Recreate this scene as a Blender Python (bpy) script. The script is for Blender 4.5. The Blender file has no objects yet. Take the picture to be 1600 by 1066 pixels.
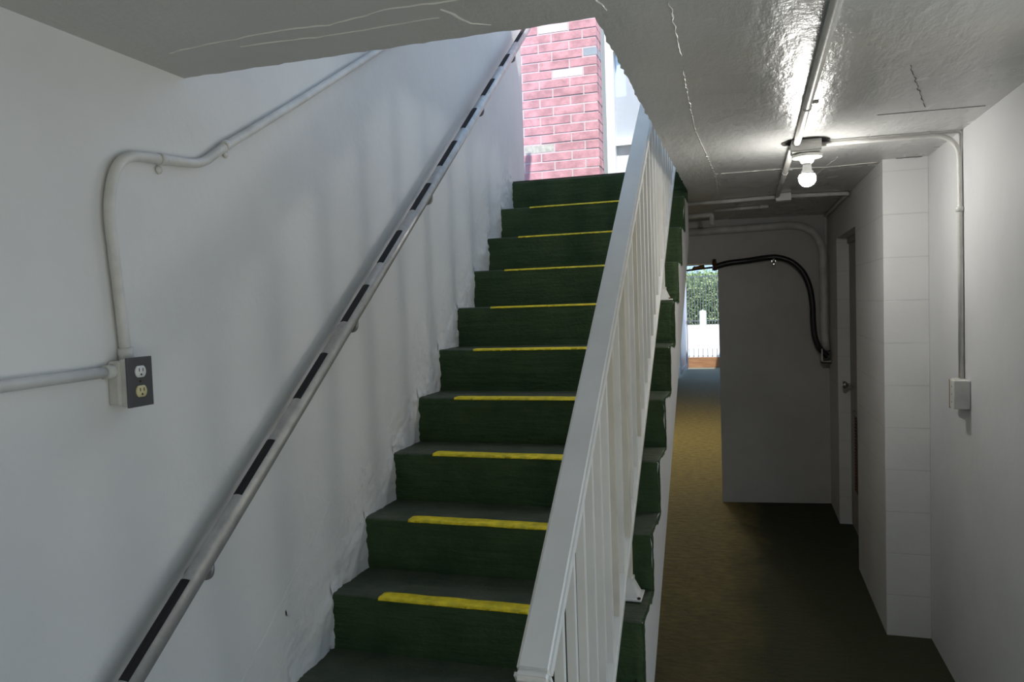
import bpy, bmesh, math, random
from mathutils import Vector, Matrix, noise
random.seed(7)
C = bpy.context.scene.collection
PI = math.pi
# ---------------------------------------------------------------- measurements
XL, XR, ZC, ZF = -1.4046, .8275, 2.2895, 2.4413
XC, YC, YF = .634, 3.94, 6.378
Y0, T, Z0, RI = 2.268, .2609, .6746, .1963
XG, YE, XE = -.317, 1.674, -.303
SL = RI / T
def nose(y): return Z0 + (y - Y0) * SL

# ---------------------------------------------------------------- materials
MATS = {}
def nt(name):
    m = bpy.data.materials.new(name); m.use_nodes = True
    n = m.node_tree.nodes; l = m.node_tree.links
    return m, n, l, n['Principled BSDF']
def N(n, t, **k):
    x = n.new(t)
    for a, b in k.items(): setattr(x, a, b)
    return x
def setin(node, **k):
    for a, b in k.items(): node.inputs[a.replace('_', ' ')].default_value = b
def mix(n, l, fac, a, b):
    m = n.new('ShaderNodeMix'); m.data_type = 'RGBA'
    for s, v in ((0, fac), (6, a), (7, b)):
        if hasattr(v, 'links') or hasattr(v, 'is_linked'): l.new(v, m.inputs[s])
        elif s == 0: m.inputs[0].default_value = v
        else: m.inputs[s].default_value = (*v, 1)
    return m.outputs[2]
def ramp(n, l, src, a, b, c0=0., c1=1.):
    r = n.new('ShaderNodeMapRange'); l.new(src, r.inputs[0])
    r.inputs[1].default_value = a; r.inputs[2].default_value = b
    r.inputs[3].default_value = c0; r.inputs[4].default_value = c1
    return r.outputs[0]
def nz(n, l, vec, scale, detail=4, rough=.55, stretch=None):
    if stretch:
        mp = n.new('ShaderNodeMapping'); l.new(vec, mp.inputs[0]); mp.inputs['Scale'].default_value = stretch; vec = mp.outputs[0]
    x = n.new('ShaderNodeTexNoise'); l.new(vec, x.inputs['Vector'])
    setin(x, Scale=scale, Detail=detail, Roughness=rough); return x.outputs[0]
def math_(n, l, op, a, b=None, c=None):
    m = n.new('ShaderNodeMath'); m.operation = op
    for i, v in enumerate((a, b, c)):
        if v is None: continue
        if isinstance(v, (int, float)): m.inputs[i].default_value = v
        else: l.new(v, m.inputs[i])
    return m.outputs[0]
def geo(n): return n.new('ShaderNodeNewGeometry').outputs['Position']
def bump(n, l, h, strength, dist, bsdf):
    b = n.new('ShaderNodeBump'); l.new(h, b.inputs['Height'])
    b.inputs['Strength'].default_value = strength if isinstance(strength, (int, float)) else 1
    if not isinstance(strength, (int, float)): l.new(strength, b.inputs['Strength'])
    b.inputs['Distance'].default_value = dist
    l.new(b.outputs[0], bsdf.inputs['Normal']); return b

def plain(name, col, rough=.5, metal=0, bumps=None, var=.0, vscale=8):
    m, n, l, b = nt(name); p = geo(n)
    b.inputs['Base Color'].default_value = (*col, 1)
    b.inputs['Roughness'].default_value = rough; b.inputs['Metallic'].default_value = metal
    if var:
        f = nz(n, l, p, vscale, 5)
        l.new(mix(n, l, ramp(n, l, f, .35, .65), tuple(c * (1 - var) for c in col), tuple(min(1, c * (1 + var * .5)) for c in col)), b.inputs['Base Color'])
    if bumps: bump(n, l, nz(n, l, p, bumps[0], 4), bumps[1], bumps[2], b)
    return m

def wall_paint(name, col, rough=.55, rag=False, bs=.16, blocks=False, grime=.12):
    m, n, l, b = nt(name); p = geo(n)
    big = nz(n, l, p, 1.7, 4); fine = nz(n, l, p, 38, 5, .6); mid = nz(n, l, p, 9, 4)
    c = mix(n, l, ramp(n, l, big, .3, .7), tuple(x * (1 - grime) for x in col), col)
    # sparse dark nail holes and specks
    v = n.new('ShaderNodeTexVoronoi'); l.new(p, v.inputs['Vector']); v.inputs['Scale'].default_value = 3.1
    sp = ramp(n, l, v.outputs['Distance'], .009, .013, 1, 0)
    c = mix(n, l, math_(n, l, 'MULTIPLY', sp, .7), c, (.09, .08, .07))
    h = math_(n, l, 'ADD', math_(n, l, 'MULTIPLY', fine, .5), math_(n, l, 'MULTIPLY', mid, 1.2))
    st = bs
    if rag:
        s = n.new('ShaderNodeSeparateXYZ'); l.new(p, s.inputs[0])
        d = math_(n, l, 'SUBTRACT', s.outputs[2], math_(n, l, 'MULTIPLY_ADD', s.outputs[1], SL, Z0 - Y0 * SL))
        near = ramp(n, l, d, .42, .0, 0, 1)
        rgh = nz(n, l, p, 26, 6, .7)
        h = math_(n, l, 'ADD', h, math_(n, l, 'MULTIPLY', math_(n, l, 'MULTIPLY', rgh, near), 8))
        c = mix(n, l, math_(n, l, 'MULTIPLY', math_(n, l, 'MULTIPLY', near, ramp(n, l, rgh, .62, .7)), .35), c, (.25, .23, .2))
    if blocks:
        s = n.new('ShaderNodeSeparateXYZ'); l.new(p, s.inputs[0])
        cb = n.new('ShaderNodeCombineXYZ')
        l.new(math_(n, l, 'ADD', s.outputs[0], s.outputs[1]), cb.inputs[0]); l.new(math_(n, l, 'ADD', s.outputs[2], .003), cb.inputs[1])
        bt = n.new('ShaderNodeTexBrick'); l.new(cb.outputs[0], bt.inputs['Vector'])
        setin(bt, Scale=1, Mortar_Size=.004, Mortar_Smooth=.6, Brick_Width=50, Row_Height=.2032, Bias=0)
        k = math_(n, l, 'MULTIPLY', bt.outputs['Fac'], ramp(n, l, nz(n, l, p, 6, 3), .3, .6, .25, 1))
        c = mix(n, l, math_(n, l, 'MULTIPLY', k, .28), c, (.3, .3, .29))
        h = math_(n, l, 'SUBTRACT', h, math_(n, l, 'MULTIPLY', k, 1.6))
    l.new(c, b.inputs['Base Color']); b.inputs['Roughness'].default_value = rough
    bump(n, l, h, st, .012, b)
    return m

def ceiling_paint():
    m, n, l, b = nt('glossy_ceiling_paint'); p = geo(n)
    long_ = nz(n, l, p, 16, 5, .6, (1.6, .45, 1)); fine = nz(n, l, p, 60, 4, .6); big = nz(n, l, p, 1.3, 3)
    s = n.new('ShaderNodeSeparateXYZ'); l.new(p, s.inputs[0])
    c = mix(n, l, ramp(n, l, big, .3, .7), (.52, .52, .51), (.60, .60, .59))
    # wet-looking rough coat in the middle of the corridor, matter towards the edges
    g = ramp(n, l, nz(n, l, p, 2.2, 3), .3, .62)
    side = ramp(n, l, s.outputs[0], -.35, -.1, .26, 0)
    l.new(math_(n, l, 'ADD', ramp(n, l, g, 0, 1, .21, .31), side), b.inputs['Roughness'])
    l.new(c, b.inputs['Base Color'])
    h = math_(n, l, 'ADD', math_(n, l, 'MULTIPLY', long_, 1.4), math_(n, l, 'MULTIPLY', fine, .35))
    bump(n, l, h, .28, .012, b)
    return m

def floor_paint():
    m, n, l, b = nt('worn_floor_paint'); p = geo(n)
    s = n.new('ShaderNodeSeparateXYZ'); l.new(p, s.inputs[0]); x, y = s.outputs[0], s.outputs[1]
    a = nz(n, l, p, 2.2, 5, .6); f = nz(n, l, p, 14, 6, .65, (1, 2.2, 1)); g = nz(n, l, p, 40, 4)
    green = mix(n, l, ramp(n, l, f, .35, .7), (.026, .030, .012), (.042, .046, .022))
    gold = mix(n, l, ramp(n, l, f, .3, .72), (.13, .088, .018), (.36, .29, .10))
    # yellow-brown floor paint, warm lamp spill coloured in too: left of a wavering line, fading out towards the entrance
    edge = math_(n, l, 'ADD', x, math_(n, l, 'MULTIPLY', math_(n, l, 'SUBTRACT', a, .5), .5))
    k1 = ramp(n, l, edge, .12, -.16)
    k2 = ramp(n, l, math_(n, l, 'ADD', y, math_(n, l, 'MULTIPLY', a, 1.6)), 3.4, 6.2)
    k3 = ramp(n, l, y, 16.5, 12.0, .12, 1)
    k = math_(n, l, 'MULTIPLY', math_(n, l, 'MULTIPLY', k1, k2), k3)
    grey = mix(n, l, ramp(n, l, y, 11, 16), green, (.17, .18, .15))
    c = mix(n, l, k, grey, gold)
    l.new(c, b.inputs['Base Color'])
    l.new(ramp(n, l, f, .3, .7, .6, .8), b.inputs['Roughness']); b.inputs['Specular IOR Level'].default_value = .25
    bump(n, l, math_(n, l, 'ADD', f, math_(n, l, 'MULTIPLY', g, .4)), .8, .02, b)
    return m

def step_paint(name, c0, c1, lines=True):
    m, n, l, b = nt(name); p = geo(n)
    f = nz(n, l, p, 7, 6, .65); s = nz(n, l, p, 30, 5, .6, (.12, 1, 1.0))
    c = mix(n, l, ramp(n, l, f, .35, .68), c0, c1)
    l.new(c, b.inputs['Base Color']); b.inputs['Roughness'].default_value = .75
    b.inputs['Specular IOR Level'].default_value = .3
    bump(n, l, math_(n, l, 'ADD', s, math_(n, l, 'MULTIPLY', nz(n, l, p, 60, 3), .4)), 1.0, .012, b)
    return m

def steel_paint():
    m, n, l, b = nt('silver_handrail_paint'); p = geo(n)
    f = nz(n, l, p, 20, 6, .7)
    l.new(mix(n, l, ramp(n, l, f, .4, .75), (.50, .50, .50), (.36, .36, .36)), b.inputs['Base Color'])
    b.inputs['Metallic'].default_value = .45; l.new(ramp(n, l, f, .3, .7, .3, .5), b.inputs['Roughness'])
    return m
def emit(name, col, s):
    m, n, l, b = nt(name); b.inputs['Base Color'].default_value = (*col, 1)
    b.inputs['Emission Color'].default_value = (*col, 1); b.inputs['Emission Strength'].default_value = s; return m
def glass():
    m, n, l, b = nt('window_glass'); b.inputs['Base Color'].default_value = (.9, .95, 1, 1)
    b.inputs['Roughness'].default_value = .03; b.inputs['Transmission Weight'].default_value = .6; b.inputs['IOR'].default_value = 1.3
    return m
def leaf_mat():
    m, n, l, b = nt('hedge_leaf'); p = geo(n)
    f = nz(n, l, p, 2.5, 4)
    l.new(mix(n, l, ramp(n, l, f, .35, .65), (.10, .17, .07), (.34, .42, .20)), b.inputs['Base Color'])
    b.inputs['Roughness'].default_value = .5; return m
def wood():
    m, n, l, b = nt('brown_timber'); p = geo(n)
    f = nz(n, l, p, 12, 5, .6, (.3, 1, 4))
    l.new(mix(n, l, ramp(n, l, f, .3, .7), (.22, .10, .045), (.36, .19, .09)), b.inputs['Base Color'])
    b.inputs['Roughness'].default_value = .7; bump(n, l, f, .3, .005, b); return m

M = dict(
    wall_l=wall_paint('white_plaster_stairs', (.76, .76, .75), rag=True),
    wall=wall_paint('white_plaster', (.74, .745, .75), bs=.12),
    block=wall_paint('white_painted_block', (.74, .74, .73), bs=.14, blocks=True),
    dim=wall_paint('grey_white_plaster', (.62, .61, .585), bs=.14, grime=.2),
    slab=wall_paint('white_stair_side', (.70, .69, .68), bs=.2),
    ceil=ceiling_paint(), floor=floor_paint(),
    riser=step_paint('green_step_paint', (.026, .052, .018), (.046, .078, .030)),
    tread=step_paint('worn_green_tread', (.042, .058, .034), (.080, .088, .060)),
    yellow=plain('yellow_nosing_paint', (.86, .69, .02), .5, bumps=(60, .4, .003), var=.25, vscale=30),
    railw=plain('white_rail_enamel', (.83, .81, .76), .35, bumps=(25, .12, .003), var=.06, vscale=5),
    railold=plain('yellowed_rail_enamel', (.72, .68, .58), .4, bumps=(25, .12, .003), var=.1, vscale=7),
    pipe=plain('painted_conduit', (.66, .65, .62), .42, bumps=(60, .25, .003), var=.12, vscale=14),
    pipedim=plain('grey_painted_pipe', (.68, .67, .64), .45, bumps=(60, .25, .003), var=.15, vscale=10),
    steel=steel_paint(), brkt=plain('bracket_steel', (.30, .30, .31), .45, .5),
    black=plain('black_grip_tape', (.012, .011, .012), .85, bumps=(300, .4, .001)),
    rubber=plain('black_rubber_hose', (.012, .012, .013), .38, bumps=(80, .2, .002)),
    dark=plain('dark_grey_plate', (.09, .09, .092), .4, .2, bumps=(60, .3, .002)),
    white_p=plain('white_receptacle', (.75, .75, .72), .35), ivory=plain('ivory_receptacle', (.66, .58, .32), .4),
    slot=plain('dark_slot', (.02, .015, .012), .6), brass=plain('old_brass', (.32, .17, .05), .4, .8, var=.4, vscale=60),
    rust=plain('rusty_steel', (.10, .045, .02), .8, .2, var=.5, vscale=40),
    bulb=emit('lit_bulb', (1, .975, .92), 280), porcelain=plain('white_porcelain', (.76, .75, .72), .3),
    bulbneck=plain('white_bulb_housing', (.8, .8, .8), .4),
    door=plain('beige_grey_door', (.36, .345, .32), .5, var=.08, vscale=3), knob=plain('satin_knob', (.5, .48, .45), .28, .9),
    redvent=plain('red_brown_vent', (.24, .10, .08), .6, var=.2, vscale=40),
    dirt=plain('dark_gap', (.05, .045, .04), .9), ridge=plain('plaster_ridge_paint', (.80, .79, .74), .35, bumps=(80, .5, .003)),
    brick_r=plain('red_brick', (.64, .34, .38), .8, bumps=(50, .5, .004), var=.28, vscale=11),
    brick_w=plain('white_brick', (.8, .79, .76), .8, bumps=(50, .4, .004)),
    brick_g=plain('grey_blue_brick', (.34, .40, .46), .8, bumps=(50, .4, .004), var=.1),
    brick_m=plain('pale_grey_brick', (.55, .55, .50), .8, bumps=(50, .4, .004), var=.2, vscale=40),
    mortar=plain('pale_mortar', (.62, .56, .58), .9, bumps=(90, .5, .003)),
    frame=plain('white_window_frame', (.80, .80, .80), .4), frameg=plain('grey_jamb', (.34, .36, .37), .5),
    blind=plain('sky_tinted_blind', (.30, .42, .58), .7), glass=glass(),  # the blind's blue also stands in for sky reflected in the glass
    metalb=plain('dark_grey_iron', (.10, .11, .13), .5, .3), galv=plain('pale_grey_metal', (.58, .60, .66), .45, .2),
    drive=plain('pale_concrete_drive', (.62, .61, .58), .9, bumps=(6, .2, .01), var=.1, vscale=1), drive_warm=plain('warm_bounce_paving', (.62, .56, .45), .9, var=.1, vscale=1), beige=plain('beige_render', (.66, .57, .42), .8), leaf=leaf_mat(), wood=wood(),
    soil=plain('dark_hedge_core', (.03, .05, .02), .9),
)

# ---------------------------------------------------------------- helpers
def obj(name, bm, mat, parent=None, smooth=False):
    me = bpy.data.meshes.new(name); bmesh.ops.recalc_face_normals(bm, faces=bm.faces); bm.to_mesh(me); bm.free()
    for m in (mat if isinstance(mat, (list, tuple)) else [mat]): me.materials.append(M[m])
    if smooth:
        for f in me.polygons: f.use_smooth = True
    o = bpy.data.objects.new(name, me); C.objects.link(o)
    if parent is not None:
        o.parent = parent; o.matrix_parent_inverse = parent.matrix_world.inverted() if False else Matrix.Translation(-parent.location)
    return o
def tag(o, label, cat, group=None, kind=None):
    o['label'] = label; o['category'] = cat
    if group: o['group'] = group
    if kind: o['kind'] = kind
    return o
def thing(name, label, cat, loc, group=None):
    o = bpy.data.objects.new(name, None); C.objects.link(o); o.location = loc
    o.empty_display_size = .1
    return tag(o, label, cat, group)
def struct(name, bm, mat, parent=None):
    o = obj(name, bm, mat, parent); o['kind'] = 'structure'; return o
def box(bm, x0, x1, y0, y1, z0, z1, mi=0, bev=0):
    r = bmesh.ops.create_cube(bm, size=1, matrix=Matrix.Translation(((x0 + x1) / 2, (y0 + y1) / 2, (z0 + z1) / 2)) @ Matrix.Diagonal((abs(x1 - x0), abs(y1 - y0), abs(z1 - z0), 1)))
    fs = {f for v in r['verts'] for f in v.link_faces}
    for f in fs: f.material_index = mi
    if bev: bmesh.ops.bevel(bm, geom=list({e for f in fs for e in f.edges}), offset=bev, segments=2, affect='EDGES', profile=.6)
    return bm
def B(*a, **k): return box(bmesh.new(), *a, **k)
def fillet(pts, rad, seg=7):
    P = [Vector(p) for p in pts]; out = [P[0]]
    rads = rad if isinstance(rad, (list, tuple)) else [rad] * (len(P) - 2)
    for i in range(1, len(P) - 1):
        a, b, c = P[i - 1], P[i], P[i + 1]; r = rads[i - 1]
        d1, d2 = (a - b), (c - b); r = min(r, d1.length * .48, d2.length * .48)
        p, q = b + d1.normalized() * r, b + d2.normalized() * r
        for k in range(seg + 1):
            t = k / seg; out.append(p * (1 - t) ** 2 + b * 2 * t * (1 - t) + q * t * t)
    out.append(P[-1]); return out
def tube(bm, pts, r, n=14, caps=True, mi=0, radii=None):
    P = [Vector(p) for p in pts]; rings = []; up = None
    for i, p in enumerate(P):
        d = (P[min(i + 1, len(P) - 1)] - P[max(i - 1, 0)]).normalized()
        if up is None: up = d.orthogonal().normalized()
        up = (up - d * up.dot(d)).normalized(); s = d.cross(up); rr = radii[i] if radii else r
        rings.append([bm.verts.new(p + (up * math.cos(2 * PI * k / n) + s * math.sin(2 * PI * k / n)) * rr) for k in range(n)])
    for a, b in zip(rings, rings[1:]):
        for k in range(n):
            f = bm.faces.new((a[k], a[(k + 1) % n], b[(k + 1) % n], b[k])); f.smooth = True; f.material_index = mi
    if caps: bm.faces.new(rings[0][::-1]); bm.faces.new(rings[-1])
    return bm
def TB(*a, **k): return tube(bmesh.new(), *a, **k)
def lathe(bm, prof, c, axis=(0, 0, 1), n=24):
    ax = Vector(axis).normalized(); u = ax.orthogonal().normalized(); v = ax.cross(u); c = Vector(c); rings = []
    for r, h in prof:
        rings.append([bm.verts.new(c + ax * h + (u * math.cos(2 * PI * k / n) + v * math.sin(2 * PI * k / n)) * max(r, 1e-5)) for k in range(n)])
    for a, b in zip(rings, rings[1:]):
        for k in range(n):
            f = bm.faces.new((a[k], a[(k + 1) % n], b[(k + 1) % n], b[k])); f.smooth = True
    bm.faces.new(rings[0][::-1]); bm.faces.new(rings[-1]); return bm
def prism(bm, poly, x0, x1, mi=0):
    a = [bm.verts.new((x0, y, z)) for y, z in poly]; b = [bm.verts.new((x1, y, z)) for y, z in poly]
    fs = [bm.faces.new(a), bm.faces.new(b[::-1])]
    for i in range(len(poly)):
        j = (i + 1) % len(poly); fs.append(bm.faces.new((a[i], b[i], b[j], a[j])))
    for f in fs: f.material_index = mi
    return bm
def strap(bm, p, axis, r, w=.006, half=.016, wall=(-1, 0, 0)):
    """one-hole conduit strap: a collar round the pipe and a little foot beside it"""
    p = Vector(p); a = Vector(axis).normalized(); tube(bm, [p - a * .009, p + a * .009], r + .0025, 14)
    wv = Vector(wall); s = a.cross(wv).normalized(); q = p + s * (r + .012) + wv * (r)
    lathe(bm, [(.011, 0), (.010, .004), (.0, .005)], q, -wv, 10)
    return bm

# ---------------------------------------------------------------- the setting
TH = ZF - ZC
def jag(i, a=.004): return (noise.noise(Vector((i * 1.7, 3.3, 9.1))) * a)
bm = bmesh.new()
box(bm, XL - .2, 1.3, -4.6, YE - .03, ZC, ZF)                 # in front of the stairwell
box(bm, XE + .03, 1.3, YE - .03, YF + .2, ZC, ZF)             # over the corridor
box(bm, XL - .2, XE + .03, Y0 + 9 * T + .03, YF + .2, ZC, ZF) # beyond the top step
def strip(bm, pts_a, pts_b):                                   # rough broken edge of the opening
    lo = [[bm.verts.new((p[0], p[1], z)) for p in L] for L in (pts_a, pts_b) for z in (ZC, ZF)]
    for u, v in ((0, 2), (1, 3), (0, 1), (2, 3)):
        for i in range(len(pts_a) - 1): bm.faces.new((lo[u][i], lo[u][i + 1], lo[v][i + 1], lo[v][i]))
ny = 110
ys = [YE - .03 + (Y0 + 9 * T + .06 - YE) * i / ny for i in range(ny + 1)]
ys = [YE - .002] + [y for y in ys if y > YE]
strip(bm, [(XE + jag(i * .9, .009), y) for i, y in enumerate(ys)], [(XE + .03, y) for y in ys])
xs_ = [XL - .2 + (XE + .03 - XL + .2) * i / 60 for i in range(61)]
strip(bm, [(x, YE + jag(i * .6 + 50, .010)) for i, x in enumerate(xs_)], [(x, YE - .03) for x in xs_])
ceil_ = struct('ceiling', bm, 'ceil')
# ridges of plaster left along the formwork joints of the ceiling
def ridge(pts, w, h=.003, seed=0):
    bm = bmesh.new(); P = []
    for a, b in zip(pts, pts[1:]):
        n_ = max(2, int((Vector(b) - Vector(a)).length / .012))
        P += [Vector(a).lerp(Vector(b), i / n_) for i in range(n_)]
    P.append(Vector(pts[-1])); rows = []
    for i, p in enumerate(P):
        d = (P[min(i + 1, len(P) - 1)] - P[max(i - 1, 0)]).normalized(); s = Vector((-d.y, d.x, 0))
        j = noise.noise(Vector((i * .35, seed, 0))); k = noise.noise(Vector((i * .21, seed + 9, 4)))
        p = p + s * j * .006; ww = w * max(.08, .55 + 1.1 * k)
        rows.append([bm.verts.new(p + s * ww + Vector((0, 0, .0005))), bm.verts.new(p + Vector((0, 0, -h * (.5 + .5 * abs(j))))), bm.verts.new(p - s * ww + Vector((0, 0, .0005)))])
    for a, b in zip(rows, rows[1:]):
        for k in (0, 1): bm.faces.new((a[k], a[k + 1], b[k + 1], b[k]))
    return bm
Zr = ZC
for i, (pts, w, mt) in enumerate([
    ([(-.14, 1.64, Zr), (-.145, 2.02, Zr)], .004, 'ridge'), ([(-.15, 2.15, Zr), (-.163, 2.9, Zr), (-.13, 3.95, Zr), (-.147, 5.2, Zr)], .0022, 'ridge'),
    ([(-.13, 3.965, Zr), (.21, 3.97, Zr), (.40, 4.03, Zr), (.62, 4.0, Zr)], .0035, 'ridge'),
    ([(.21, 4.0, Zr), (.30, 4.0, Zr)], .009, 'ridge'),
    ([(.42, 3.75, Zr), (.36, 4.35, Zr)], .003, 'ridge'),
    ([(-1.30, 1.50, Zr), (-1.0, 1.476, Zr), (-.86, 1.49, Zr), (-.71, 1.46, Zr), (-.30, 1.48, Zr)], .005, 'ridge'),
    ([(-1.12, 1.53, Zr), (-.88, 1.545, Zr), (-.62, 1.54, Zr)], .0035, 'ridge'),
    ([(-.60, 1.50, Zr), (-.57, 1.60, Zr), (-.53, 1.625, Zr)], .006, 'ridge'),
    ([(-.30, 1.46, Zr), (-.27, 1.64, Zr)], .004, 'ridge'), ([(-.45, 1.44, Zr), (-.14, 1.43, Zr), (.1, 1.46, Zr)], .0045, 'ridge'),
    ([(.45, 2.35, Zr), (.60, 2.9, Zr)], .0018, 'dirt'), ([(.46, 2.95, Zr), (.80, 2.97, Zr)], .002, 'dirt'), ([(.69, 3.932, Zr - .001), (.80, 3.934, Zr - .001)], .004, 'dirt'), ([(-.13, 3.97, Zr), (-.10, 3.96, Zr)], .008, 'dirt')]):
    o = struct('ceiling_ridge', ridge(pts, w, seed=i * 3.1), mt, ceil_)
# floor
bm = bmesh.new(); box(bm, XL - .2, 1.3, -4.6, 18.72, -.15, 0); struct('floor', bm, 'floor')
# left wall along the stairs
bm = bmesh.new(); box(bm, XL - .2, XL, -4.6, 4.93, 0, 5.0); box(bm, XL - .2, XL, 4.931, YF + .2, 0, ZF); wl = struct('wall_left', bm, 'wall_l')
# rough lumpy plaster where the wall meets the steps
bm = bmesh.new()
for k in range(-3, 9):
    ya_, za_ = Y0 + T * k, Z0 + RI * k; cols = []
    for i in range(34):
        y = ya_ - .004 + (T + .012) * i / 33; zt = nose(y) + .30; col = []
        nzr = int((zt - za_) / .009) + 2; nzr = 56
        for j in range(nzr + 1):
            z = za_ - .006 + (zt - za_ + .006) * j / nzr
            fo = max(0, min(1, (zt - z) / .30)) ** 1.3
            q = Vector((1.3, y * 9, z * 9)); q2 = Vector((7.7, y * 34, z * 34)); q3 = Vector((2.2, y * 85, z * 85))
            h = .5 + .9 * noise.noise(q) + .55 * noise.noise(q2) + .3 * noise.noise(q3)
            near = max(0, 1 - (z - za_) / .05) if z - za_ < .05 else 0
            if z < za_ + RI: near = max(near, 1 - (ya_ + T - y) / .05)
            x = XL + .0008 + max(0, h) * .0085 * fo + .004 * max(0, near) * (1 + noise.noise(q2 * 1.5) * 1.5)
            if j == nzr: x = XL - .001
            col.append(bm.verts.new((max(x, XL - .001), y, z)))
        cols.append(col)
    for a, b in zip(cols, cols[1:]):
        for j in range(nzr):
            f_ = bm.faces.new((a[j], a[j + 1], b[j + 1], b[j])); f_.smooth = True
struct('wall_plaster_edge', bm, 'wall_l', wl)
# right wall
bm = bmesh.new(); box(bm, XR, XR + .2, 2.1, YC + .1, 0, ZC); struct('wall_right', bm, 'wall')
struct('wall_rear', B(XL - .2, 1.3, -4.8, -4.6, 0, ZC), 'wall')
# block wall with the door recess
YD0, YD1, ZD, XD = 4.87, 5.82, 2.06, .715
bm = bmesh.new()
box(bm, XC, XR - .001, YC, YC + .1, 0, ZC); box(bm, XC, 1.03, YC + .1, YD0, 0, ZC)
box(bm, XC, 1.03, YD1, YF + .2, 0, ZC); box(bm, XC, 1.03, YD0, YD1, ZD, ZC)
struct('wall_corridor', bm, 'block')
# door
d = struct('door_1', B(XD, XD + .045, YD0 + .002, YD1 - .002, .012, ZD - .045), 'door')
struct('door_head', B(XD - .012, XD + .06, YD0 + .002, YD1 - .002, ZD - .042, ZD - .002), 'door', d)
bm = lathe(bmesh.new(), [(.026, 0), (.026, .006), (.012, .010), (.011, .028), (.024, .036), (.028, .048), (.026, .058), (.014, .064), (0, .065)], (XD - .0, 5.735, 1.02), (-1, 0, 0), 20)
struct('door_knob', bm, 'knob', d)
bm = bmesh.new()
y0v, y1v, z0v, z1v = 5.02, 5.60, .28, .86
box(bm, XD - .012, XD - .0005, y0v, y1v, z0v, z0v + .025); box(bm, XD - .012, XD - .0005, y0v, y1v, z1v - .025, z1v)
box(bm, XD - .012, XD - .0005, y0v, y0v + .025, z0v, z1v); box(bm, XD - .012, XD - .0005, y1v - .025, y1v, z0v, z1v)
vf = struct('door_vent', bm, 'door', d)
bm = bmesh.new(); box(bm, XD - .002, XD - .0004, y0v + .02, y1v - .02, z0v + .02, z1v - .02, 1)
for i in range(24):
    z = z0v + .035 + i * .0215; prism(bm, [(0, 0)] * 0 or [(y0v + .02, z), (y1v - .02, z), (y1v - .02, z + .004), (y0v + .02, z + .004)], XD - .011, XD - .003)
struct('vent_slats', bm, ['redvent', 'slot'], vf)
# far wall with the passage opening
XO0, XO1, ZO = -1.05, -.1985, 1.945
bm = bmesh.new(); box(bm, XO1, XC, YF - .0, YF + .2, 0, ZC); box(bm, XL - .2, XO0, YF, YF + .2, 0, ZC)
box(bm, XO0, XO1, YF, YF + .2, ZO, ZC)
for v in bm.verts:                                            # this wall runs slightly askew: nearer at its free end
    if v.co.y < YF + .1: v.co.y -= .10 * (XC - v.co.x) / (XC - XO1)
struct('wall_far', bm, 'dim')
# passage beyond
struct('wall_passage_right', B(XO1 + .012, XO1 + .2, YF + .2, 18.7, 0, 2.75), 'wall')
struct('wall_passage_left', B(-1.56, -1.36, YF + .2, 16.2, 0, 2.75), 'wall')
struct('ceiling_passage', B(-1.56, XO1 + .2, YF + .2, 16.6, 2.75, 2.9), 'wall')
# upper floor: green top landing edge + wall with window behind the pillar
struct('floor_upper', B(XL + .001, XE + .03, Y0 + 9 * T + .031, YF + .2, ZF - .001, ZF + .012), 'tread')

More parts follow.
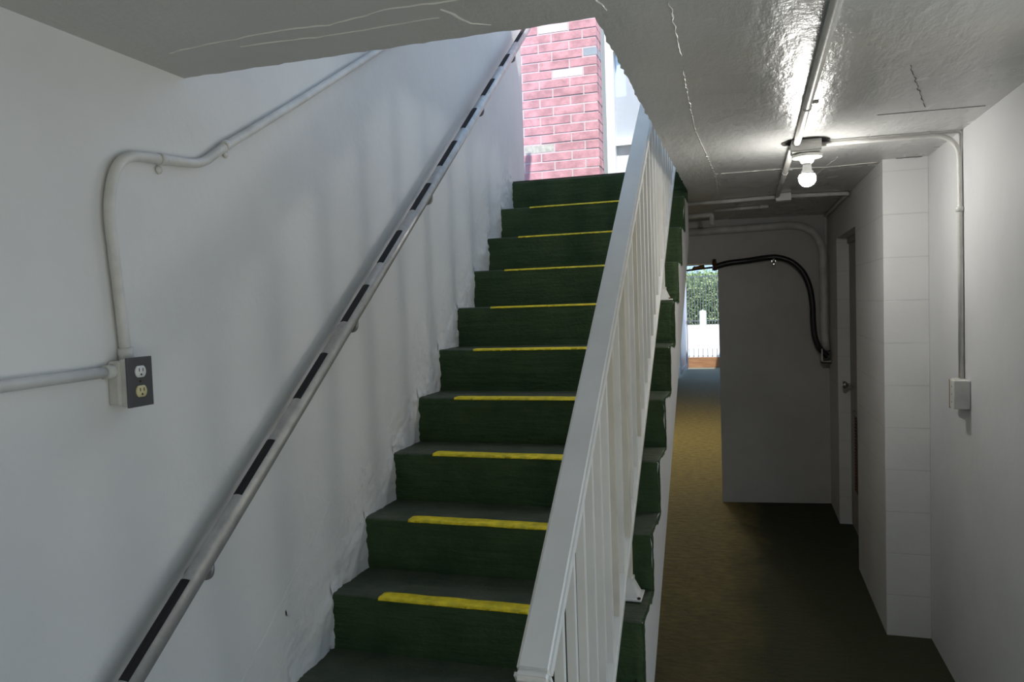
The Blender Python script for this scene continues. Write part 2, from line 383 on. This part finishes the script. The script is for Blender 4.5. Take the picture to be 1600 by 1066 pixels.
# ---------------------------------------------------------------- staircase
st = thing('staircase', 'concrete staircase painted green with yellow stripes on the nosings, climbing beside the left wall', 'stairs', (-.86, 1.5, 0))
def prof_pts(k):
    y, z = Y0 + T * k, Z0 + RI * k
    pts = [(y + .004, z - RI - .012)] + [(y + .004 - .004 * t / 4, z - RI + (RI - .014) * t / 5) for t in range(1, 6)]
    for t in range(0, 6):
        a = PI - t * PI / 10; pts.append((y + .012 + .012 * math.cos(a), z - .012 + .012 * math.sin(a)))
    pts += [(y + .02 + (T + .004) * t / 5, z) for t in range(1, 6)]
    return pts
NX = 46
for k in range(-3, 10):
    bm = bmesh.new(); pr = prof_pts(k); rows = []
    x1 = XG
    for i in range(NX + 1):
        u = i / NX; x = XL - .012 + (x1 - XL + .012) * u; row = []
        for j, (y, z) in enumerate(pr):
            q = noise.noise(Vector((x * 7, k * 3.1, j * .37))) * .0035
            q2 = noise.noise(Vector((x * 9, k * 5.7 + 30, j * .31))) * (.003 if j < 8 else .0008)
            e = .006 * noise.noise(Vector((k * 2.2, j * .9, 5))) if i == NX else 0
            row.append(bm.verts.new((x + e, y + q, z + (q2 if j > 1 else 0))))
        rows.append(row)
    for a, b in zip(rows, rows[1:]):
        for j in range(len(pr) - 1):
            f = bm.faces.new((a[j], a[j + 1], b[j + 1], b[j])); f.material_index = 0 if j < 8 else 1
            f.smooth = True
    for row in (rows[0], rows[-1]):
        f = bm.faces.new(row); f.material_index = 2
    s = obj('step', bm, ['riser', 'tread', 'slab'], st)
    # green paint lapped over the white side of the stair
    bm = bmesh.new(); L = []
    P2 = []
    for a, b in zip(pr, pr[1:]):
        n_ = max(1, int(math.hypot(b[0] - a[0], b[1] - a[1]) / .007)); P2 += [(a[0] + (b[0] - a[0]) * t / n_, a[1] + (b[1] - a[1]) * t / n_) for t in range(n_)]
    cy, cz = Y0 + T * k + T * .75, Z0 + RI * k - RI * .25
    for i, (y, z) in enumerate(P2):
        w = .016 + .020 * noise.noise(Vector((i * .13, k * 4.4, 1))) + .012 * noise.noise(Vector((i * .7, k * 4.4, 7)))
        dv = Vector((cy - y, cz - z)); dl = dv.length; w = max(.0015, min(w, dl * .8)); dv = dv / max(dl, 1e-4) * w
        L.append((bm.verts.new((XG - .012, y + .0008, z - .0008)), bm.verts.new((XG + .0055 + .003 * noise.noise(Vector((i * .25, k, 3))), y, z)), bm.verts.new((XG + .0060, y + dv.x, z + dv.y))))
    for a, b in zip(L, L[1:]):
        for j in (0, 1): bm.faces.new((a[j], b[j], b[j + 1], a[j + 1]))
    obj('painted_edge', bm, 'riser', s)
    if -1 <= k <= 8:
        bm = bmesh.new(); y, z = Y0 + T * k, Z0 + RI * k; rows = []
        xa, xb = -1.218 + random.uniform(-.006, .006), -.62
        n_ = 60; back = random.uniform(.052, .062)
        for i in range(n_ + 1):
            x = xa + (xb - xa) * i / n_; e = min(1, min(i, n_ - i) / 1.5)
            lo = .006 + .004 * noise.noise(Vector((x * 25, k, 2))) ; bk = back * (.85 + .15 * e) + .004 * noise.noise(Vector((x * 12, k, 8)))
            q = noise.noise(Vector((x * 7, k * 3.1, 8 * .37))) * .0035
            rows.append([bm.verts.new((x, y + q - .0035 + (.001 if j == 0 else 0), z - lo)) if j == 0 else
                         bm.verts.new((x, yy + q, zz)) for j, (yy, zz) in enumerate([(0, 0), (y - .003, z - .008), (y + .001, z + .0015), (y + .010, z + .0022), (y + bk, z + .0022), (y + bk + .003, z)])])
        for a, b in zip(rows, rows[1:]):
            for j in range(5):
                f = bm.faces.new((a[j], a[j + 1], b[j + 1], b[j])); f.smooth = True
        bm.faces.new(rows[0]); bm.faces.new(rows[-1])
        obj('yellow_stripe', bm, 'yellow', s)
D = .34
bm = bmesh.new(); ya, yb = 1.30, Y0 + 9 * T + .03
top = lambda y: nose(y) - RI - .014
prism(bm, [(1.487, 0.0), (1.487, top(1.487) + .0), (yb, top(yb)), (yb, nose(yb) - .46), (1.985, 0.0)], XL + .001, XG - .02)
for k in range(-3, 10):                                        # side face of the flight, one slice per step
    y, z = Y0 + T * k, Z0 + RI * k; y2 = min(y + T, yb)
    prism(bm, [(y + .008, max(0, nose(y) - .46)), (y + .008, z - .006), (y2 + .008, z - .006), (y2 + .008, max(0, nose(y2) - .46))], XG - .05, XG + .0045)
obj('sloping_slab', bm, 'slab', st)

# ---------------------------------------------------------------- stair railing
XM = -.3885
ang = math.atan(SL); cs = math.cos(ang)
rl = thing('stair_railing', 'white metal stair railing with flat cap rail, square balusters and feet on the green steps', 'railing', (XM, 2.46, Z0))
H = 1.03
def incl(bm, y0, y1, off, w, h, bev=.006, mi=0, x=XM):
    """bar along the stair slope; off = height of its top above the nosing line"""
    r = bmesh.ops.create_cube(bm, size=1); L = (y1 - y0) / cs
    mt = Matrix.Translation((x, (y0 + y1) / 2, nose((y0 + y1) / 2) + off - h / 2 / cs)) @ Matrix.Rotation(ang, 4, 'X') @ Matrix.Diagonal((w, L, h, 1))
    bmesh.ops.transform(bm, matrix=mt, verts=r['verts'])
    if bev: bmesh.ops.bevel(bm, geom=list({e for v in r['verts'] for e in v.link_edges}), offset=bev, segments=3, affect='EDGES')
    return bm
YT = 4.78
tr = obj('top_rail', incl(bmesh.new(), 1.318, YT, H, .067, .034), 'railw', rl)
bm = bmesh.new(); incl(bm, 1.304, 1.323, H + .002, .071, .042, .008); obj('rail_end_cap', bm, 'railw', tr)
obj('under_rail', incl(bmesh.new(), 1.33, YT, H - .042, .021, .022, .002), 'railw', rl)
OB = .075
obj('bottom_rail', incl(bmesh.new(), 1.34, YT, OB, .038, .026, .003), 'railw', rl)
for i in range(-9, 20):
    y = 2.46 + .118 * i
    if y > 4.72 or i in (-9, 0, 11): continue
    z0_, z1_ = nose(y) + OB - .006, nose(y) + H - .045
    bm = bmesh.new(); w = .0105
    box(bm, XM - w, XM + w, y - w, y + w, z0_, z1_)
    obj('baluster', bm, 'railw' if i not in (-2, 3) else 'railold', rl)
def post(y, zb, old):
    p = obj('post', B(XM - .014, XM + .016, y - .016, y + .016, zb + .03, nose(y) + H - .03, bev=.002), 'railold' if old else 'railw', rl)
    bm = bmesh.new(); box(bm, XM - .035, XM + .050, y - .05, y + .045, zb + .0045, zb + .012, bev=.002)
    # flared foot
    b_ = [(-.028, -.04), (.040, -.04), (.040, .038), (-.028, .038)]; t_ = [(-.017, -.019), (.019, -.019), (.019, .019), (-.017, .019)]
    lo = [bm.verts.new((XM + a, y + b, zb + .012)) for a, b in b_]; hi = [bm.verts.new((XM + a, y + b, zb + .060)) for a, b in t_]
    bm.faces.new(lo[::-1]); bm.faces.new(hi)
    for i in range(4): bm.faces.new((lo[i], lo[(i + 1) % 4], hi[(i + 1) % 4], hi[i]))
    box(bm, XM - .018, XM + .021, y - .021, y + .021, zb + .058, zb + .070, bev=.001)
    f = obj('foot_bracket', bm, 'railw', p)
    for sx in (-.026, .042): obj('anchor_bolt', lathe(bmesh.new(), [(.006, 0), (.006, .004), (.003, .006)], (XM + sx, y - .043, zb + .012), n=8), 'rust', f)
post(2.46, Z0, True); post(2.46 + 5 * T, Z0 + 5 * RI, False); post(1.37, 0, False)

# ---------------------------------------------------------------- wall handrail
XH, RH = -1.338, .0255
hr = thing('wall_handrail', 'silver round handrail with black grip strips fixed along the left wall', 'handrail', (XH, 1.2, 0))
def hz(y): return .847 + (y - 1.322) * (3.453 - .847) / (4.817 - 1.322) - .004
a_, b_ = Vector((XH, .95, hz(.95))), Vector((XH, 4.86, hz(4.86))); dh = (b_ - a_).normalized()
bm = TB([a_, b_, b_ + dh * .012, b_ + dh * .02], RH, 28, radii=[RH, RH, RH * .85, RH * .4]); obj('rail_tube', bm, 'steel', hr)
for (q0, q1) in [(4.81, 4.60), (4.428, 4.271), (4.116, 3.927), (3.792, 3.6), (3.482, 3.274), (3.14, 2.954), (2.822, 2.637), (2.519, 2.344), (2.208, 2.035), (1.895, 1.732), (1.518, 1.311), (1.12, .98)]:
    bm = bmesh.new(); n_ = 12; e1 = Vector((1, 0, 0)); e2 = e1.cross(dh); e2 = e2 if e2.z > 0 else -e2
    rr = RH + .0012
    def ringv(y, r_): 
        c = Vector((XH, y, hz(y))); return [bm.verts.new(c + (e1 * math.cos(t) + e2 * math.sin(t)) * r_) for t in [math.radians(58 + 66 * i / n_) for i in range(n_ + 1)]]
    A, B_, A2, B2 = ringv(q0, rr), ringv(q1, rr), ringv(q0, RH - .002), ringv(q1, RH - .002)
    for P_, Q_ in ((A, B_), (A2, A), (B_, B2)):
        for i in range(n_): bm.faces.new((P_[i], P_[i + 1], Q_[i + 1], Q_[i]))
    bm.faces.new((A[0], B_[0], B2[0], A2[0])); bm.faces.new((A[-1], B_[-1], B2[-1], A2[-1]))
    obj('grip_strip', bm, 'black', hr)
for y in (1.60, 2.42, 3.15, 3.91, 4.55):
    z = hz(y); bm = bmesh.new()
    tube(bm, fillet([(XL, y, z - .075), (XH, y, z - .072), (XH, y, z - RH)], .03, 6), .0075, 12)
    lathe(bm, [(.030, 0), (.030, .005), (.012, .010), (0, .011)], (XL, y, z - .075), (1, 0, 0), 18)
    incl_pts = [Vector((XH, y - .035, hz(y - .035) - RH - .003)), Vector((XH, y + .035, hz(y + .035) - RH - .003))]
    tube(bm, incl_pts, .009, 8)
    obj('wall_bracket', bm, 'brkt', hr)

# ---------------------------------------------------------------- outlet and conduits on the left wall
o = thing('electrical_outlet', 'surface-mounted double socket with dark grey plate on the left wall', 'electrical outlet', (XL, 1.41, 1.51))
XB = XL + .052
bm = B(XL, XL + .034, 1.368, 1.442, 1.460, 1.563, bev=.006)
box(bm, XL + .030, XB - .003, 1.374, 1.446, 1.456, 1.567, bev=.005); obj('box_body', bm, 'pipe', o)
cp = obj('cover_plate', B(XB - .003, XB + .002, 1.372, 1.448, 1.454, 1.570, bev=.0015), 'dark', o)
for z, mt in ((1.536, 'white_p'), (1.490, 'ivory')):
    bm = lathe(bmesh.new(), [(.0165, 0), (.0165, .003), (.015, .0045), (0, .0046)], (XB + .001, 1.410, z), (1, 0, 0), 28)
    for v in bm.verts: v.co.z = z + max(-.0135, min(.0135, v.co.z - z))
    rc = obj('receptacle', bm, mt, cp); rc['label'] = 'white receptacle' if mt == 'white_p' else 'yellowed receptacle'
    bm = bmesh.new()
    box(bm, XB + .005, XB + .006, 1.4035, 1.4055, z + .000, z + .008); box(bm, XB + .005, XB + .006, 1.4145, 1.4165, z + .000, z + .008)
    lathe(bm, [(.0025, 0), (.0025, .001)], (XB + .005, 1.410, z - .007), (1, 0, 0), 10); obj('plug_slots', bm, 'slot', cp)
bm = lathe(bmesh.new(), [(.003, 0), (.002, .0015)], (XB + .002, 1.410, 1.513), (1, 0, 0), 10); obj('plate_screw', bm, 'rust', cp)
cr = .0125; XW = XL + cr + .002
c1 = thing('electrical_conduit', 'white conduit rising from the wall socket, curving and climbing along the left wall', 'conduit', (XW, 1.41, 1.57))
pts = fillet([(XW, 1.412, 1.562), (XW, 1.403, 1.69), (XW, 1.383, 1.93), (XW, 1.425, 2.045), (XW, 1.575, 2.058), (XW, 1.705, 2.068), (XW, 1.80, 2.131), (XW, 2.205, 2.362), (XW, 2.871, 2.753), (XW, 4.6, 3.76)], [.06, .08, .09, .05, .04, .05, .1, .1], 6)
obj('pipe_run', TB(pts, cr, 16), 'pipe', c1)
obj('end_connector', TB([(XW, 1.412, 1.562), (XW, 1.411, 1.592)], cr + .004, 14), 'pipe', c1)
for y, z, ax in ((1.56, 2.056, (0, -1, -.08)), (1.81, 2.138, (0, -1, -.58)), (3.1, 2.886, (0, -1, -.58))):
    obj('pipe_strap', strap(bmesh.new(), (XW, y, z), ax, cr), 'pipe', c1)
c2 = thing('electrical_conduit', 'white conduit entering the wall socket horizontally from the left', 'conduit', (XW, .6, 1.52))
obj('pipe_run', TB([(XW, -3.5, 1.50), (XW, .9, 1.533), (XW, 1.378, 1.540)], cr, 16), 'pipe', c2)
obj('end_connector', TB([(XW, 1.345, 1.5395), (XW, 1.380, 1.540)], cr + .004, 14), 'pipe', c2)

# ---------------------------------------------------------------- corridor light
BX, BY = .248, 3.31
lt = thing('ceiling_light', 'bare lit bulb in a white porcelain lampholder under a square ceiling box', 'light fixture', (BX, BY, ZC))
bm = bmesh.new(); lathe(bm, [(.084, 0), (.084, .003)], (BX + .002, BY + .01, ZC - .003), n=32)
for v in bm.verts: v.co.x = BX + (v.co.x - BX) * 1.12; v.co.y += jag(v.co.x * 60, .02)
obj('ceiling_cutout', bm, 'dirt', lt)
jb = obj('junction_box', B(BX - .055, BX + .058, BY - .052, BY + .052, ZC - .046, ZC, bev=.004), 'pipe', lt)
obj('box_lid', B(BX - .053, BX + .056, BY - .05, BY + .05, ZC - .052, ZC - .047, bev=.001), 'pipedim', jb)
zl = ZC - .052
bm = lathe(bmesh.new(), [(.034, 0), (.058, -.006), (.060, -.014), (.056, -.018), (.030, -.024), (.024, -.036), (.021, -.040), (0, -.041)][::-1], (BX + .006, BY, zl), n=32)
obj('lamp_holder', bm, 'porcelain', lt)
bm = lathe(bmesh.new(), [(.0, -.0395), (.0145, -.040), (.017, -.052), (.0185, -.064), (.024, -.074), (.0293, -.0835), (0, -.0838)], (BX + .006, BY, zl), n=28)
obj('bulb_housing', bm, 'bulbneck', lt)
zb = zl - .100
prof = [(.0, zb + .016)] + [(.0335 * math.cos(t), zb + .0335 * math.sin(t)) for t in [math.radians(28 - 118 * i / 14) for i in range(14)]] + [(.0, zb - .0335)]
bm = lathe(bmesh.new(), [(r_, h_ - zb) for r_, h_ in prof], (BX + .006, BY, zb), n=32)
obj('bulb', bm, 'bulb', lt)
# conduits on the ceiling
zp = ZC - cr - .002
c3 = thing('electrical_conduit', 'white conduit along the ceiling from the bulb towards the entrance', 'conduit', (.2, 1, ZC))
obj('pipe_run', TB([(.155, -4.0, zp), (.19, 1.2, zp), (.205, 2.6, zp), (BX - .034, BY - .05, zp)], .0135, 16), 'pipe', c3)
obj('pipe_strap', strap(bmesh.new(), (.2065, 2.66, zp), (0, 1, 0), .0135, wall=(0, 0, 1)), 'pipe', c3)
c4 = thing('electrical_conduit', 'white conduit along the ceiling from the bulb back to the small junction box', 'conduit', (.2, 4, ZC))
obj('pipe_run', TB([(BX - .045, BY + .052, zp), (.205, 4.2, zp), (.205, 4.90, zp)], .0125, 16), 'pipedim', c4)
obj('pipe_strap', strap(bmesh.new(), (.205, 4.0, zp), (0, 1, 0), .0125, wall=(0, 0, 1)), 'pipedim', c4)
c5 = thing('electrical_conduit', 'conduit crossing the ceiling from the bulb, bent down the right wall to the switch box', 'conduit', (XR, 3.34, 1.3))
cq = .0098; xw = XR - cq - .002
obj('pipe_run', TB(fillet([(BX + .058, BY + .018, zp), (.60, 3.345, zp), (xw, 3.37, zp), (xw, 3.362, 2.05), (xw, 3.352, 1.315)], [.1, .15, .1], 10), cq, 16), 'pipe', c5)
obj('pipe_strap', strap(bmesh.new(), (xw, 3.361, 1.98), (0, 0, 1), cr, wall=(1, 0, 0)), 'pipe', c5)
c6 = thing('electrical_cable', 'thin white painted cable beside the bent conduit, running into the ceiling corner and down', 'cable', (XR, 3.40, 1.3))
xq = XR - .0055
obj('cable_run', TB(fillet([(BX + .058, BY + .045, ZC - .006), (.62, 3.385, ZC - .006), (xq, 3.392, ZC - .006), (xq, 3.382, 1.9), (xq, 3.392, 1.31)], [.05, .006, .05], 5), .0045, 10), 'pipe', c6)
sw = thing('switch_box', 'white double switch box with blank cover on the right wall below the bent conduit', 'switch box', (XR, 3.36, 1.25))
b1 = obj('box_body', B(XR - .028, XR, 3.335, 3.445, 1.192, 1.305, bev=.004), 'pipe', sw)
b2 = obj('front_box', B(XR - .058, XR - .001, 3.268, 3.333, 1.200, 1.312, bev=.004), 'pipe', sw)
obj('rusty_seam', B(XR - .059, XR - .008, 3.3325, 3.3355, 1.198, 1.312), 'brass', b2)
for z in (1.225, 1.256, 1.287): obj('cover_screw', lathe(bmesh.new(), [(.0028, 0), (.002, .001)], (XR - .058, 3.30, z), (-1, 0, 0), 8), 'slot', b2)

# junction box further back with its conduits
j2 = thing('junction_box', 'small white junction box on the ceiling behind the bulb', 'junction box', (.235, 4.94, ZC))
obj('box_body', B(.195, .285, 4.90, 4.985, ZC - .045, ZC, bev=.004), 'pipedim', j2)
c7 = thing('electrical_conduit', 'conduit from the small junction box to the ceiling corner, then back to the far wall', 'conduit', (.6, 5, ZC))
obj('pipe_run', TB(fillet([(.285, 4.95, zp), (XC - .018, 5.02, zp), (XC - .018, YF - .02, zp), (XC - .018, YF - .02, 1.95)], [.02, .015], 5), .012, 14), 'pipedim', c7)
c8 = thing('electrical_conduit', 'white conduit crossing the ceiling from the small junction box towards the stairs', 'conduit', (-.1, 5, ZC))
obj('pipe_run', TB([(.195, 4.95, zp), (-.36, 5.02, zp)], .012, 14), 'pipedim', c8)
c9 = thing('pipe_stub', 'short white pipe under the ceiling between the far wall and the small junction box', 'pipe', (0, 5.4, ZC))
obj('pipe_run', TB([(.17, 5.45, ZC - .012), (-.19, 5.50, ZC - .012)], .010, 12), 'pipedim', c9)
obj('pipe_strap', strap(bmesh.new(), (.12, 5.457, ZC - .012), (1, 0, 0), .010, wall=(0, 0, 1)), 'pipedim', c9)
c10 = thing('pipe_stub', 'thicker white pipe end with a drop elbow at the ceiling beside the stair side', 'pipe', (-.3, 5.5, ZC))
obj('pipe_run', TB(fillet([(-.46, 5.72, ZC - .020), (-.215, 5.68, ZC - .020), (-.215, 5.68, ZC - .095)], [.015], 4), .018, 14), 'pipedim', c10)

# far wall pipe, hose
yw = YF - .05
def sk(P, wq=1): return [(x, y - .10 * (XC - x) / (XC - XO1), z) for x, y, z in P]
cA = thing('drain_pipe', 'thick grey-white pipe running across the far wall and bending down beside its corner', 'pipe', (.55, yw, 1.2))
obj('pipe_run', TB(fillet([(-.52, yw - .14, 2.195), (.0, yw - .078, 2.205), (.592, yw - .005, 2.225), (.592, yw - .005, 1.36), (.606, yw - .005, 1.23)], [.1, .34, .06], 12), .030, 18), 'pipedim', cA)
obj('pipe_socket', TB([(.592, yw, 1.54), (.592, yw, 1.62)], .034, 18), 'pipedim', cA)
obj('pipe_socket', TB([(.592, yw, 1.86), (.592, yw, 1.90)], .033, 18), 'pipedim', cA)
cB = thing('rubber_hose', 'black flexible hose looping over the far wall from the opening down to the pipe end', 'hose', (.3, yw, 1.9))
yh = YF - .118
hp = [(-.218, yh - .045, 1.912), (-.12, yh - .04, 1.938), (.02, yh - .03, 1.950), (.17, yh, 1.968), (.26, yh, 1.966), (.36, yh, 1.925), (.44, yh, 1.84), (.487, yh, 1.72), (.505, yh, 1.58), (.508, yh, 1.45), (.522, yh, 1.33), (.555, yh, 1.245), (.60, yh, 1.195), (.612, yh, 1.185)]
def spline(P, m=6):
    P = [Vector(p) for p in P]; out = []
    for i in range(len(P) - 1):
        a, b, c, d_ = P[max(i - 1, 0)], P[i], P[i + 1], P[min(i + 2, len(P) - 1)]
        for k in range(m):
            t = k / m; out.append(.5 * ((2 * b) + (c - a) * t + (2 * a - 5 * b + 4 * c - d_) * t * t + (3 * b - a - 3 * c + d_) * t ** 3))
    out.append(P[-1]); return out
obj('hose_run', TB(spline(hp), .0225, 16), 'rubber', cB)
bm = TB([(.215, yh, 1.945), (.235, yh, 1.945)], .026, 16); lathe(bm, [(.014, 0), (.014, .006), (.006, .008)], (.225, yh - .018, 1.915), (0, -1, 0), 14)
lathe(bm, [(.016, 0), (.012, .06)], (.225, yh + .0, 1.94), (0, 1, 0), 10)
obj('hose_clamp', bm, 'knob', cB)
bm = TB([(-.205, yh - .045, 1.917), (-.232, yh - .045, 1.908)], .029, 16); lathe(bm, [(.016, 0), (.018, .02), (.012, .05)], (-.222, yh - .045, 1.925), (0, 0, 1), 14)
lathe(bm, [(.018, 0), (.018, .02)], (-.222, yh - .045, 1.885), (0, 0, 1), 12)
obj('brass_coupling', bm, 'rust', cB)
cC = thing('copper_pipe', 'thin rusty pipe with a brass valve crossing the top of the passage opening', 'pipe', (-.35, yh, 1.9))
obj('pipe_run', TB([(-.235, yh - .045, 1.910), (-.34, yh - .03, 1.903), (-.60, yh, 1.882)], .008, 10), 'rust', cC)
bm = lathe(bmesh.new(), [(.0, 0), (.016, .002), (.018, .03), (.013, .05), (.013, .07), (.017, .08), (0, .1)], (-.30, yh - .02, 1.918), (-1, 0, -.08), 14)
obj('valve', bm, 'brass', cC)
cD = thing('pipe_bracket', 'white open angle bracket holding the hose end in the far corner', 'bracket', (.59, yh, 1.15))
bm = bmesh.new()
box(bm, .562, .570, yh - .045, YF, 1.135, 1.245); box(bm, .562, XC - .002, yh - .045, YF, 1.135, 1.143); box(bm, .562, XC - .002, yh - .045, yh - .040, 1.135, 1.15)
obj('angle_frame', bm, 'pipedim', cD)

# ---------------------------------------------------------------- upper floor: brick pillar, window
bp_ = thing('brick_pillar', 'red brick pillar with a few white and grey bricks at the head of the stairs', 'pillar', (-1.3, 5.3, ZF))
PX1, PY = -.957, 5.3; PX0 = PX1 - .195 - .225 * 5
ZB = ZF + .012
obj('mortar_core', B(PX0, PX1 - .004, PY + .0025, PY + .16, ZB, 4.6), 'mortar', bp_)
bm = bmesh.new(); top0 = 3.652; pit = .0645
MI = {(0, 1): 1, (5, 1): 1, (3, 0): 2, (13, 2): 3, (-3, 1): 1, (-6, 2): 2, (-9, 0): 1}
for rr_ in range(-14, 19):
    zt = top0 - pit * rr_
    if zt - pit < ZB - .01: continue
    x = PX1; short = rr_ % 2 == 1; i = 0
    while x > PX0 + .02:
        L_ = (.100 if short else .1975) if i == 0 else .225
        xa = max(x - L_, PX0); g = .0045
        j1, j2, j3 = (random.uniform(-.002, .002) for _ in range(3))
        box(bm, xa + g, x - (g if i else 0) + (j1 if i == 0 else 0), PY + j2, PY + .095, max(ZB, zt - pit + g), zt - g, MI.get((rr_, i), 0), bev=.002)
        if i == 0:
            yy = PY + .105
            box(bm, PX1 - .09, PX1 + j1, yy, PY + .165, max(ZB, zt - pit + g), zt - g, 0 if (rr_, 0) not in MI else MI[(rr_, 0)], bev=.002)
        x = xa; i += 1
obj('brickwork', bm, ['brick_r', 'brick_w', 'brick_g', 'brick_m'], bp_)
YW = 5.62
w = struct('window_1', B(-.96, .9, YW + .05, YW + .12, ZB, 2.82), 'frame')
bm = bmesh.new(); box(bm, -1.02, -.951, 5.47, YW + .16, ZB, 4.6); struct('window_jamb', bm, 'frameg', w)
bm = bmesh.new(); box(bm, -.950, -.890, YW - .03, YW + .10, ZB, 4.6); box(bm, -.895, .9, YW + .01, YW + .10, 2.82, 2.87); box(bm, -.895, .9, YW + .01, YW + .09, 3.50, 3.55)
box(bm, -.91, -.86, YW - .02, YW + .02, 3.50, 3.53); struct('window_frame', bm, 'frame', w)
bm = B(-.890, .9, YW + .055, YW + .065, 2.872, 3.498); struct('window_glass', bm, 'glass', w)
bm = bmesh.new(); box(bm, -.89, .9, YW + .10, YW + .115, 2.872, 3.20); box(bm, -.82, .9, YW + .092, YW + .10, 3.19, 3.215); box(bm, -.82, .9, YW + .10, YW + .115, 3.21, 3.498)
struct('window_blind', bm, 'blind', w)
struct('roof_light_block', B(XL - .2, 1.3, -1.0, 3.72, 5.0, 5.15), 'wall')  # unseen roof added to keep sky and sun off the stairwell
struct('wall_light_block', B(1.1, 1.3, -1.0, 4.6, ZF, 5.0), 'wall')  # unseen wall added to cut sky light reaching the left wall
struct('wall_upper', B(-.96, .9, YW + .02, YW + .2, 3.552, 4.6), 'frame')

# ---------------------------------------------------------------- outside, seen through the passage; unseen wall and ground added by the entrance
struct('ground', B(-14, 12, 18.72, 60, -.2, .245), 'drive')
struct('wall_sky_block', B(5.2, 5.4, -19, 1.0, -.02, 3.4), 'beige')  # unseen wall added to hold back blue sky light at the entrance
struct('ground_bounce', B(1.301, 14, -20, 2.1, -.2, -.02), 'drive_warm')  # unseen ground, coloured warm to bounce sunlight indoors
tag(obj('timber_sill', B(-1.42, -.1, 18.64, 18.715, 0.0, .25, bev=.004), 'wood'), 'brown timber board across the far end of the passage', 'board')
gt = thing('metal_gate', 'pale metal gate leaf standing open against the left side of the passage end', 'gate', (-1.3, 17.9, .02))
bm = bmesh.new(); box(bm, -1.345, -1.31, 16.3, 18.1, .06, .16); box(bm, -1.345, -1.31, 16.3, 18.1, 2.0, 2.06); box(bm, -1.345, -1.31, 16.3, 16.36, .06, 2.06); box(bm, -1.345, -1.30, 18.04, 18.1, .0, 2.06)
obj('gate_frame', bm, 'galv', gt)
obj('gate_panel', B(-1.338, -1.325, 16.36, 18.04, .16, 2.0), 'galv', gt)
obj('latch', B(-1.305, -1.262, 18.02, 18.08, 1.10, 1.16, bev=.004), 'metalb', gt)
gp = tag(obj('gate_post', B(-1.335, -1.315, 18.5, 18.52, 0, 1.95), 'metalb'), 'thin dark iron post at the left end of the timber board', 'post')
pk = thing('picket_railing', 'low row of thin pale pickets standing just behind the timber board', 'railing', (-.9, 18.76, .245))
obj('picket_rail', B(-1.36, -.3, 18.755, 18.775, .262, .282), 'galv', pk)
for i in range(10): obj('picket', B(-1.32 + .11 * i, -1.298 + .11 * i, 18.755, 18.775, .246, .46), 'frameg', pk)
fn = thing('iron_fence', 'tall dark iron fence in front of the hedge across the driveway', 'fence', (-2, 42, .245))
for z in (.45, 2.85): obj('fence_rail', B(-5.5, 1.0, 41.98, 42.02, z, z + .05), 'metalb', fn)
for i in range(46): x = -5.6 + .15 * i; obj('picket', B(x, x + .04, 41.985, 42.01, .25, 2.95), 'metalb', fn)
bo = thing('bollard', 'short white bollard standing on the sunlit driveway before the fence', 'bollard', (-2.05, 40, .245))
obj('bollard_post', lathe(bmesh.new(), [(.17, 0), (.17, .72), (.15, .80), (.0, .84)], (-2.06, 40.0, .246), n=20), 'frame', bo)
bm = bmesh.new(); rnd = random.Random(3)
for i in range(6500):
    c = Vector((rnd.uniform(-5.5, 1.2), rnd.uniform(42.5, 43.6), rnd.uniform(.3, 3.25) + .18 * math.sin(i)))
    s = rnd.uniform(.05, .12); u = Vector((rnd.gauss(0, 1), rnd.gauss(0, 1), rnd.gauss(0, 1))).normalized(); v = u.orthogonal().normalized()
    bm.faces.new([bm.verts.new(c + u * s), bm.verts.new(c + v * s * .5), bm.verts.new(c - u * s), bm.verts.new(c - v * s * .5)])
for i in range(30):
    x = -5.2 + .21 * i; tube(bm, [(x, 43.3, .246), (x + .05, 43.3, 2.6)], .03, 6)
box(bm, -6, 1.6, 43.8, 44.2, .246, 3.1)
tag(obj('hedge_foliage', bm, 'leaf'), 'leafy green hedge growing behind the iron fence', 'hedge', kind='stuff')

# ---------------------------------------------------------------- light and camera
w_ = bpy.data.worlds.new('sky'); bpy.context.scene.world = w_; w_.use_nodes = True
bg = w_.node_tree.nodes['Background']; bg.inputs[0].default_value = (.46, .69, 1.0, 1); bg.inputs[1].default_value = 1.4

sl = bpy.data.lights.new('sun', 'SUN'); so = bpy.data.objects.new('sun', sl); C.objects.link(so)
sl.energy = 7.0; sl.angle = .02; sl.color = (1, .97, .93)
so.rotation_euler = Vector((-.16, .5, -.86)).to_track_quat('-Z', 'Y').to_euler()

pl = bpy.data.lights.new('passage_lamp', 'POINT'); po = bpy.data.objects.new('passage_lamp', pl); C.objects.link(po)
po.location = (-.85, 9.2, 2.55); pl.energy = 46; pl.color = (1, .90, .66); pl.shadow_soft_size = .12

cam = bpy.data.cameras.new('camera'); co = bpy.data.objects.new('camera', cam); C.objects.link(co)
yaw, pitch, roll = .3016, .0476, -.0334
cy, sy, cp_, sp_, cr_, sr_ = math.cos(yaw), math.sin(yaw), math.cos(pitch), math.sin(pitch), math.cos(roll), math.sin(roll)
f = Vector((-sy * cp_, cy * cp_, -sp_)); r = Vector((cy, sy, 0)); u = r.cross(f)
r2 = cr_ * r + sr_ * u; u2 = -sr_ * r + cr_ * u
R3 = Matrix((r2, u2, -f)).transposed()
co.matrix_world = Matrix.Translation((0, 0, 1.6613)) @ R3.to_4x4()
cam.sensor_width = 36; cam.lens = 36 * 1171.77 / 1600; cam.clip_start = .02; cam.clip_end = 200
sc = bpy.context.scene; sc.camera = co
sc.view_settings.view_transform = 'Standard'; sc.view_settings.look = 'None'; sc.view_settings.gamma = 1
sc.view_settings.use_curve_mapping = False; sc.view_settings.exposure = 0
